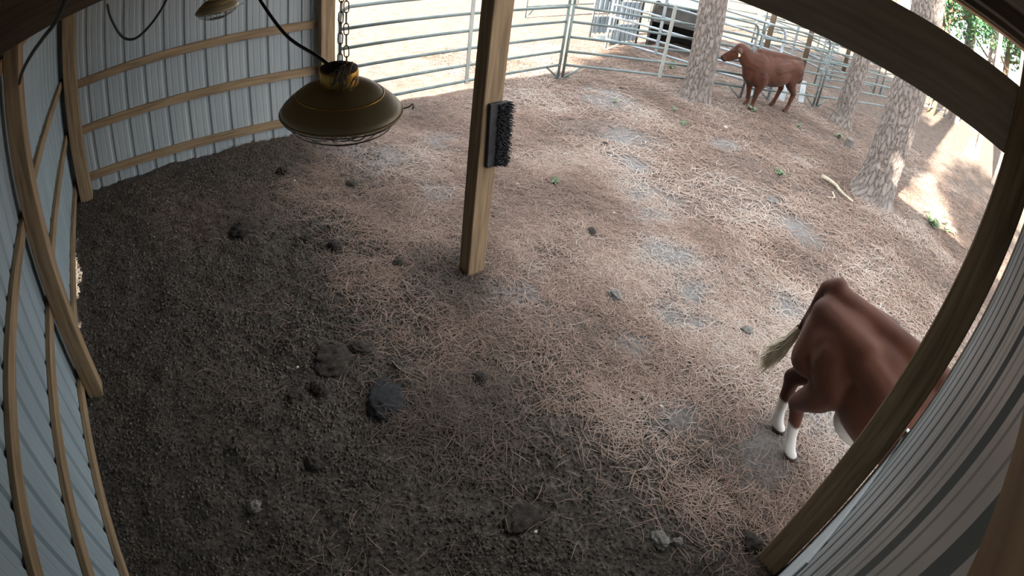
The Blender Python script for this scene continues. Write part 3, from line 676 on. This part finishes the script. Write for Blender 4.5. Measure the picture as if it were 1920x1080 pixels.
# ------------------------------------------------------------------ cattle
def capsule(bm, p0, r0, p1, r1, n=12):
    p0 = Vector(p0); p1 = Vector(p1); vs_ = []
    for p, r in ((p0, r0), (p1, r1)):
        for i in range(7):
            ph = PI*i/6
            for k in range(n if 0 < i < 6 else 1):
                a = 2*PI*k/n; vs_.append(bm.verts.new(p+Vector((math.sin(ph)*math.cos(a), math.sin(ph)*math.sin(a), math.cos(ph)))*r))
    bmesh.ops.convex_hull(bm, input=vs_, use_existing_faces=False)
    for v in [v for v in vs_ if v.is_valid and not v.link_faces]: bm.verts.remove(v)
def ellipsoid(bm, c, r, rot=None):
    M = Matrix.Translation(c) @ (rot or Matrix.Identity(4)) @ Matrix.Diagonal((r[0], r[1], r[2], 1))
    bmesh.ops.create_icosphere(bm, subdivisions=3, radius=1, matrix=M)
def cow_body(H, hind, front, head, voxel, smooth, neck_dz=0.0, tail=None, udder=False):
    """hind/front: list of 2 joint chains [(x,y,z,r)...]; head: dict; all in units of withers height"""
    bm = bmesh.new()
    ellipsoid(bm, (.24, 0, .655), (.30, .205, .295)); ellipsoid(bm, (-.02, 0, .655), (.40, .245, .265)); ellipsoid(bm, (-.20, 0, .77), (.36, .185, .155)); ellipsoid(bm, (-.38, 0, .70), (.26, .215, .235))
    ellipsoid(bm, (.34, .10, .66), (.15, .11, .25)); ellipsoid(bm, (.34, -.10, .66), (.15, .11, .25))
    capsule(bm, (-.56, 0, .905), .050, (-.20, 0, .915), .060); capsule(bm, (-.20, 0, .915), .06, (.34, 0, .925), .070)
    if udder: ellipsoid(bm, (-.15, 0, .40), (.13, .075, .09))
    ellipsoid(bm, (-.42, 0, .76), (.20, .175, .17))
    for s in (-1, 1):
        capsule(bm, (-.28, s*.128, .835), .080, (-.55, s*.070, .830), .075)
        capsule(bm, (-.28, s*.125, .80), .09, (.05, s*.14, .72), .12)
        capsule(bm, (-.56, s*.08, .85), .05, (-.50, s*.11, .62), .10)
        capsule(bm, (.36, s*.05, .875), .07, (.36, s*.12, .66), .10)
    for ch_ in hind+front:
        for a, b in zip(ch_[:-1], ch_[1:]): capsule(bm, a[:3], a[3], b[:3], b[3], 10)
    P_ = head['poll']; Mz = head['muzzle']
    capsule(bm, (.36, 0, .74), .20, (.52, 0, .78), .15); capsule(bm, (.52, 0, .78), .15, tuple(P_), .085); capsule(bm, (.44, 0, .54), .11, (.50, 0, .74), .12)
    P_ = Vector(P_); Mz = Vector(Mz); d = (Mz-P_); side = Vector(head.get('side', (0, 1, 0)))
    up = d.normalized().cross(side).normalized()
    if up.z < 0: up = -up
    capsule(bm, P_, .088, P_+d*.42-up*.01, .074); capsule(bm, P_+d*.42-up*.01, .070, Mz, .050); capsule(bm, P_-up*.055+d*.12, .075, Mz-up*.045-d*.14, .040)
    for s in (-1, 1):
        capsule(bm, P_+d*.15+side*s*.045-up*.03, .055, P_+d*.45+side*s*.035-up*.04, .048, 8)
        capsule(bm, Mz+side*s*.028, .044, Mz+side*s*.026-up*.03, .038, 8)
    for s in (-1, 1):
        e = P_+side*s*.065+d*.02; capsule(bm, e, .026, e+side*s*.07-up*.012, .042, 8); capsule(bm, e+side*s*.07-up*.012, .042, e+side*s*.150-up*.035-d.normalized()*.01, .016, 8)
        ey = P_+d*.36+side*s*.062+up*.028; capsule(bm, ey, .020, ey+side*s*.003, .020, 8)
    if tail:
        for a, b in zip(tail[:-1], tail[1:]): capsule(bm, a[:3], a[3], b[:3], b[3], 8)
    bmesh.ops.scale(bm, vec=(H, H, H), verts=bm.verts)
    me = bpy.data.meshes.new('tmp'); bm.to_mesh(me); bm.free()
    o = bpy.data.objects.new('tmp', me); col.objects.link(o)
    r = o.modifiers.new('r', 'REMESH'); r.mode = 'VOXEL'; r.voxel_size = voxel; r.use_smooth_shade = True
    s = o.modifiers.new('s', 'SMOOTH'); s.factor = .5; s.iterations = smooth
    dg = bpy.context.evaluated_depsgraph_get(); me2 = bpy.data.meshes.new_from_object(o.evaluated_get(dg))
    bpy.data.objects.remove(o); me2.name = 'body'
    return me2
def paint(me, fn):
    n = len(me.vertices); co = np.empty(n*3, np.float32); me.vertices.foreach_get('co', co); co = co.reshape(-1, 3)
    C = np.concatenate([fn(co), np.ones((n, 1))], 1).astype(np.float32)
    a = me.color_attributes.new('patch', 'FLOAT_COLOR', 'POINT'); a.data.foreach_set('color', C.ravel())
def hindleg(s, dx=0, fx=0, y=.115):
    return [(-.42, s*.10, .74, .155), (-.345, s*.135, .57, .095), (-.40+dx*.3, s*y, .48, .085), (-.545+dx, s*y, .335, .046), (-.535+dx, s*y, .30, .040), (-.505+dx+fx, s*y, .13, .031), (-.49+dx+fx, s*y, .085, .037), (-.465+dx+fx, s*y, .045, .033), (-.445+dx+fx, s*y, .025, .040)]
def foreleg(s, dx=0, y=.105):
    return [(.32, s*.125, .60, .11), (.275, s*.13, .48, .080), (.29+dx*.4, s*y, .30, .046), (.29+dx*.5, s*y, .26, .042), (.29+dx, s*y, .11, .029), (.295+dx, s*y, .08, .036), (.315+dx, s*y, .045, .032), (.33+dx, s*y, .025, .040)]
# --- near cow, walking off to the right behind the post
H1 = 1.27
tail1 = [(-.575, 0, .935, .046), (-.625, 0, .90, .036), (-.640, .01, .82, .028), (-.650, .02, .70, .022), (-.665, .03, .60, .017)]
hl = [(-.42, .095, .70, .140), (-.37, .12, .60, .11), (-.46, .09, .47, .080), (-.58, .055, .335, .048), (-.565, .050, .30, .042), (-.535, .03, .13, .032), (-.525, .03, .085, .038), (-.50, .03, .045, .034), (-.48, .03, .025, .041)]
hr = [(-.40, -.095, .70, .140), (-.32, -.12, .61, .11), (-.37, -.105, .48, .085), (-.455, -.07, .335, .050), (-.435, -.065, .30, .043), (-.385, -.055, .13, .032), (-.37, -.055, .085, .038), (-.345, -.055, .045, .034), (-.325, -.055, .025, .041)]
cb = cow_body(H1, [hl, hr], [foreleg(1, -.08), foreleg(-1, .12)], dict(poll=(.84, 0, .82), muzzle=(1.04, 0, .58)), .0125, 16, tail=tail1, udder=True)
def pf(co):
    x, y, z = co.T/H1
    hindm = (x < -.2); nz_ = vnoise(x*3+y*5, z*3, 4, 60)*.05
    w = np.where(hindm, sstep(.225, .205, z+nz_), sstep(.20, .17, z+nz_))
    belly = sstep(.46, .42, z+nz_)*(np.abs(y) < .12)*((x > -.27) & (x < .25))
    brisk = sstep(.52, .44, z)*(x > .40)*(z > .3)
    face = sstep(.86, .92, x)
    w = np.maximum.reduce([w, belly, brisk, face]); hoof = sstep(.050, .040, z)
    return np.stack([w*(1-hoof), hoof*.9, 0*x], 1)
paint(cb, pf)
cow1 = empty('cow', (3.82, -.03, 0), 'red-brown cow with white lower legs and cream tail tip, walking behind the right post', 'cow')
link('body', cb, COAT, cow1)
mb = MB()
for i in range(260):
    a = rnd.uniform(0, 2*PI); r_ = .016*math.sqrt(rnd.random())*H1; q = rnd.uniform(-.04, .06); e = rnd.uniform(.75, 1.25)
    p0 = Vector((-.665*H1+r_*math.cos(a), .03*H1+r_*math.sin(a), (.60+rnd.uniform(-.07, .02))*H1))
    p1 = p0+Vector((-.03+q*.2, .0+q*.3, -.15*e)); p2 = p1+Vector((-.07+q*.5, .0+rnd.uniform(-.04, .04), -.16*e))
    mb.tube([p0, p1, p2], [.0045, .0042, .0018], 4, cap=False)
o = link('tail_switch', mb.mesh('tail_switch'), HAIRW, cow1); tag(o, 'cream tail switch')
# udder / pale flank skin
cow1.rotation_euler = (0, 0, R(-90-3))
# --- standing cow by the fence
H2 = 1.08
t2 = [(-.60, 0, .90, .038), (-.635, 0, .86, .03), (-.65, 0, .72, .022), (-.64, 0, .50, .018), (-.63, 0, .36, .022), (-.625, 0, .26, .018)]
cb2 = cow_body(H2, [hindleg(1, .02, .0), hindleg(-1, .09, .02)], [foreleg(1, .02), foreleg(-1, -.08)], dict(poll=(.69, -.05, .935), muzzle=(.83, -.205, .725), side=(.74, .67, 0)), .0125, 6, tail=t2)
def pf2(co):
    x, y, z = co.T/H2; hoof = sstep(.050, .040, z)
    muz = sstep(-.205, -.23, y)*(x > .6)*.8; muz = muz*.6
    Ld = sstep(.05, 0, np.abs(z-.26))*0
    return np.stack([0*x, hoof*.8, np.clip(muz, 0, 1)], 1)
paint(cb2, pf2)
cow2 = empty('cow', (9.90, 4.68, 0), 'solid red cow standing side-on between the pines by the pipe gate', 'cow')
b2 = link('body', cb2, COAT, cow2)
P_ = Vector((.69, -.05, .935))*H2; MZ = Vector((.83, -.205, .725))*H2; SD = Vector((.74, .67, 0)).normalized()
for s in (-1, 1):
    e = P_+(MZ-P_)*.36+SD*s*.080*H2+Vector((0, 0, .035*H2))
    bm = bmesh.new(); bmesh.ops.create_icosphere(bm, subdivisions=2, radius=.013, matrix=Matrix.Translation(e)); me = bpy.data.meshes.new('eye'); bm.to_mesh(me); bm.free()
    link('eye', me, BLACK, cow2)
    nn = MZ+((MZ-P_).normalized()*.040+SD*s*.030)*H2
    bm = bmesh.new(); bmesh.ops.create_icosphere(bm, subdivisions=1, radius=.009, matrix=Matrix.Translation(nn)); me = bpy.data.meshes.new('nostril'); bm.to_mesh(me); bm.free()
    link('nostril', me, BLACK, cow2)
tg = MB().box((-.018, -.003, -.07), (.018, .003, 0), .001, Matrix.Translation(P_+Vector((-.005, .205*H2*.85, -.045)))); 
tg = MB().box((-.020, -.003, -.075), (.020, .003, 0), .001, Matrix.Translation(P_+SD*.165*H2+Vector((0, 0, -.03))) @ Matrix.Rotation(R(15), 4, 'Y'))
o = tg.build('ear_tag', TAGM); o.parent = cow2; tag(o, 'pale yellow ear tag')
cow2.rotation_euler = (0, 0, math.atan2(.22, -.97)); cow2.scale = (1.08, 1, 1)

# ------------------------------------------------------------------ small things on the ground
def lump(name, x, y, sx, sy, sz, m_, label, cat, group=None, seed=0, sub=4, rough=.22, sink=.3, fr=3):
    bm = bmesh.new(); bmesh.ops.create_icosphere(bm, subdivisions=sub, radius=1)
    for v in bm.verts:
        p = v.co; n1 = float(vnoise(np.array([p.x+seed]), np.array([p.y*1.1+p.z*1.7]), fr, seed)[0]); n2 = float(vnoise(np.array([p.z+seed]), np.array([p.x+p.y]), fr*2.3, seed+1)[0])
        p *= 1+rough*1.3*n1+rough*.9*n2
        v.co = Vector((p.x*sx, p.y*sy, p.z*sz))
    me = bpy.data.meshes.new(name); bm.to_mesh(me); bm.free(); me.polygons.foreach_set('use_smooth', [True]*len(me.polygons))
    o = link(name, me, m_, None, (x, y, gz1(x, y)+sz*(1-sink*2)*.3)); o.rotation_euler = (0, 0, seed*1.3); tag(o, label, cat, group); return o
G = 'clods and dung on the shed floor'
CL = [(1.86, 2.16, .155, .115, .035, CLODW, 'round blackish dung pat in the middle of the shed floor', 'dung'),
 (2.24, 5.27, .085, .06, .045, CLOD, 'dark clod near the far end wall, left of the brass lamp', 'clod'),
 (1.62, 4.42, .13, .10, .045, CLOD, 'broad dark heap of dirt in the shade of the far left floor', 'clod'),
 (2.20, 3.80, .075, .055, .04, CLOD, 'dark lump left of the foot of the middle post', 'clod'),
 (2.03, 4.02, .06, .05, .03, CLOD, 'smaller dark lump behind the one left of the middle post', 'clod'),
 (3.90, 2.22, .075, .065, .05, CLODG, 'rounded grey-brown clod out in the pine straw right of the middle post', 'clod'),
 (1.90, 2.62, .09, .07, .032, CLOD, 'dark lump up from the blackish dung pat, right of the dirt mound', 'clod'),
 (1.70, 2.62, .15, .12, .028, CLOD, 'crumbly dirt mound above the blackish dung pat', 'clod'),
 (1.52, 2.42, .07, .05, .035, CLOD, 'reddish dark clod left of the blackish dung pat', 'clod'),
 (1.36, 2.42, .06, .05, .035, CLOD, 'small dark clod further left of the blackish dung pat', 'clod'),
 (2.62, .52, .06, .05, .035, CLODG, 'pale brown clod near the foot of the right post', 'clod'),
 (2.70, .45, .03, .026, .022, CLODG, 'small pale clod touching the larger one near the right post', 'clod'),
 (.87, 1.80, .045, .035, .03, CLODG, 'pale clod at the bottom edge, left of centre', 'clod'),
 (1.27, 1.92, .06, .045, .035, CLOD, 'dark clod below and left of the blackish dung pat', 'clod'),
 (2.10, 1.05, .12, .08, .02, CLOD, 'dark flattened dung pat near the bottom edge right of centre', 'dung'),
 (3.05, .16, .07, .06, .04, CLOD, 'dark grey heap at the foot of the right post', 'clod'),
 (2.55, 3.35, .05, .04, .03, CLOD, 'dark lump on the straw just left of the middle post base', 'clod'),
 (4.35, 3.0, .06, .045, .03, CLOD, 'small dark dropping on the straw beyond the middle post', 'clod'),
 (2.75, 4.75, .07, .05, .03, CLOD, 'dark dropping under the brass lamp on the grey straw', 'clod'),
 (5.9, 4.45, .05, .04, .03, CLOD, 'small dark dropping far out on the straw between post and first pine', 'clod'),
 (7.7, 5.95, .05, .04, .03, CLOD, 'tiny dark dropping just inside the left fence panel', 'clod'),
 (4.55, 1.35, .06, .05, .04, CLODG, 'grey clod on the pale sandy patch behind the walking cow', 'clod'),
 (2.46, 2.02, .06, .05, .03, CLOD, 'dark lump in the middle of the floor among thin straw', 'clod'),
 (6.9, 2.6, .09, .06, .03, CLODG, 'flat grey mound on the straw left of the thickest pine', 'clod')]
for i, (x, y, sx, sy, sz, m_, lb, ct) in enumerate(CL): lump('dung_pat' if ct == 'dung' else 'dirt_clod', x, y, sx, sy, sz, m_, lb, ct, G, seed=i+3, rough=.30, fr=2.6)
for i, (x, y, s_, lb) in enumerate([(2.03, 1.83, .011, 'tiny white pebble right of the blackish dung pat'), (4.26, 4.04, .022, 'white stone in the straw right of the middle post'), (2.28, 5.07, .018, 'white stone beside the dark clod near the end wall'),
    (4.85, 3.20, .018, 'small white stone on the straw path'), (1.47, 2.68, .009, 'tiny white pebble above the dark clods on the left floor'), (8.2, 4.25, .03, 'pale stone on the straw in front of the standing cow'), (2.10, .95, .010, 'tiny white pebble at the bottom edge of the floor'), (3.35, 1.2, .014, 'white pebble in the straw left of the walking cow'),
    (4.9, 1.62, .016, 'white chip on the straw above the walking cow')]):
    lump('pebble', x, y, s_*1.3, s_, s_*.7, STONE, lb, 'stone', 'white stones on the ground', seed=i+40, sub=2, rough=.15, sink=.2)
def stick(pts, r, m_, lb): tag(MB().tube([(x, y, gz1(x, y)+r+z) for x, y, z in catmull(pts, 5)], [r*(1-.5*i/((len(pts)-1)*5)) for i in range((len(pts)-1)*5+1)], 7).build('stick', m_), lb, 'stick')
stick([(8.40, 2.66, 0), (8.38, 2.45, .02), (8.25, 2.28, .02), (8.22, 2.05, 0)], .032, STICKP, 'pale broken branch lying at the left foot of the thickest pine')
stick([(8.15, 2.35, 0), (8.0, 2.25, .01), (7.9, 2.3, 0)], .014, STICKP, 'short pale twig beside the broken branch at the thickest pine')
stick([(2.02, 2.42, 0), (2.03, 2.30, .004), (2.10, 2.20, .006), (2.16, 2.10, 0)], .006, STICK, 'thin crooked twig above and right of the blackish dung pat')
stick([(3.05, 1.25, 0), (3.15, 1.1, .004), (3.2, .95, 0)], .005, STICK, 'thin twig on the straw left of the walking cow')
mb = MB(); V = []
for z, rr in ((-.04, .105), (.06, .085), (.15, .078)):
    for k in range(16): V.append((10.46+rr*(1+.06*math.sin(k*2.1))*math.cos(k*PI/8), 3.12+rr*(1+.06*math.sin(k*2.1))*math.sin(k*PI/8), z))
mb.add(V, [(i*16+k, i*16+(k+1) % 16, (i+1)*16+(k+1) % 16, (i+1)*16+k) for i in range(2) for k in range(16)]+[tuple(32+k for k in range(16))])
tag(mb.build('tree_stump', CLODG), 'low grey sawn stump on the straw between the two right pines', 'stump')
def weed(x, y, s, lb, n=9, seed=0):
    n = 14; g = random.Random(seed); root = empty('weed', (x, y, gz1(x, y)), lb, 'plant', 'small green weeds in the pen')
    for k in range(n):
        a = g.uniform(0, 2*PI); l = s*g.uniform(.6, 1.2); w = l*.34; h = l*g.uniform(.3, .8); c = Vector((math.cos(a), math.sin(a), 0)); t = Vector((-math.sin(a), math.cos(a), 0))
        l *= .62; w *= .55
        V = [Vector((0, 0, 0)), c*l*.45+t*w+Vector((0, 0, h*.8)), c*l+Vector((0, 0, h*.7)), c*l*.45-t*w+Vector((0, 0, h*.8)), c*l*.5+Vector((0, 0, h*.95))]
        me = MB().add(V, [(0, 3, 4), (3, 2, 4), (2, 1, 4), (1, 0, 4)]).mesh('leaf'); link('leaf', me, WEED, root)
for i, (x, y, s_, lb) in enumerate([(7.68, 2.97, .12, 'green weed sprout in the straw left of the thickest pine'), (4.64, 3.90, .09, 'small green weed right of the middle post'), (7.55, 4.55, .10, 'small weed below the first pine trunk'),
    (9.50, 4.62, .15, 'bright green weed at the front feet of the standing cow'), (9.9, 3.9, .11, 'weed between the standing cow and the thickest pine'), (9.40, 1.05, .34, 'sunlit green weed right of the thickest pine'), (9.60, .78, .26, 'second sunlit weed right of the thickest pine'),
    (7.9, 5.0, .10, 'weed left of the foot of the first pine trunk'), (4.1, 4.5, .06, 'tiny weed in the straw beyond the middle post'), (10.6, 3.4, .16, 'weed right of the leaning middle pine foot'), (7.1, 5.5, .08, 'faint weed on the far end of the sandy path'), (9.7, 6.6, .18, 'weed outside the left fence panel')]): weed(x, y, s_, lb, 9, i)
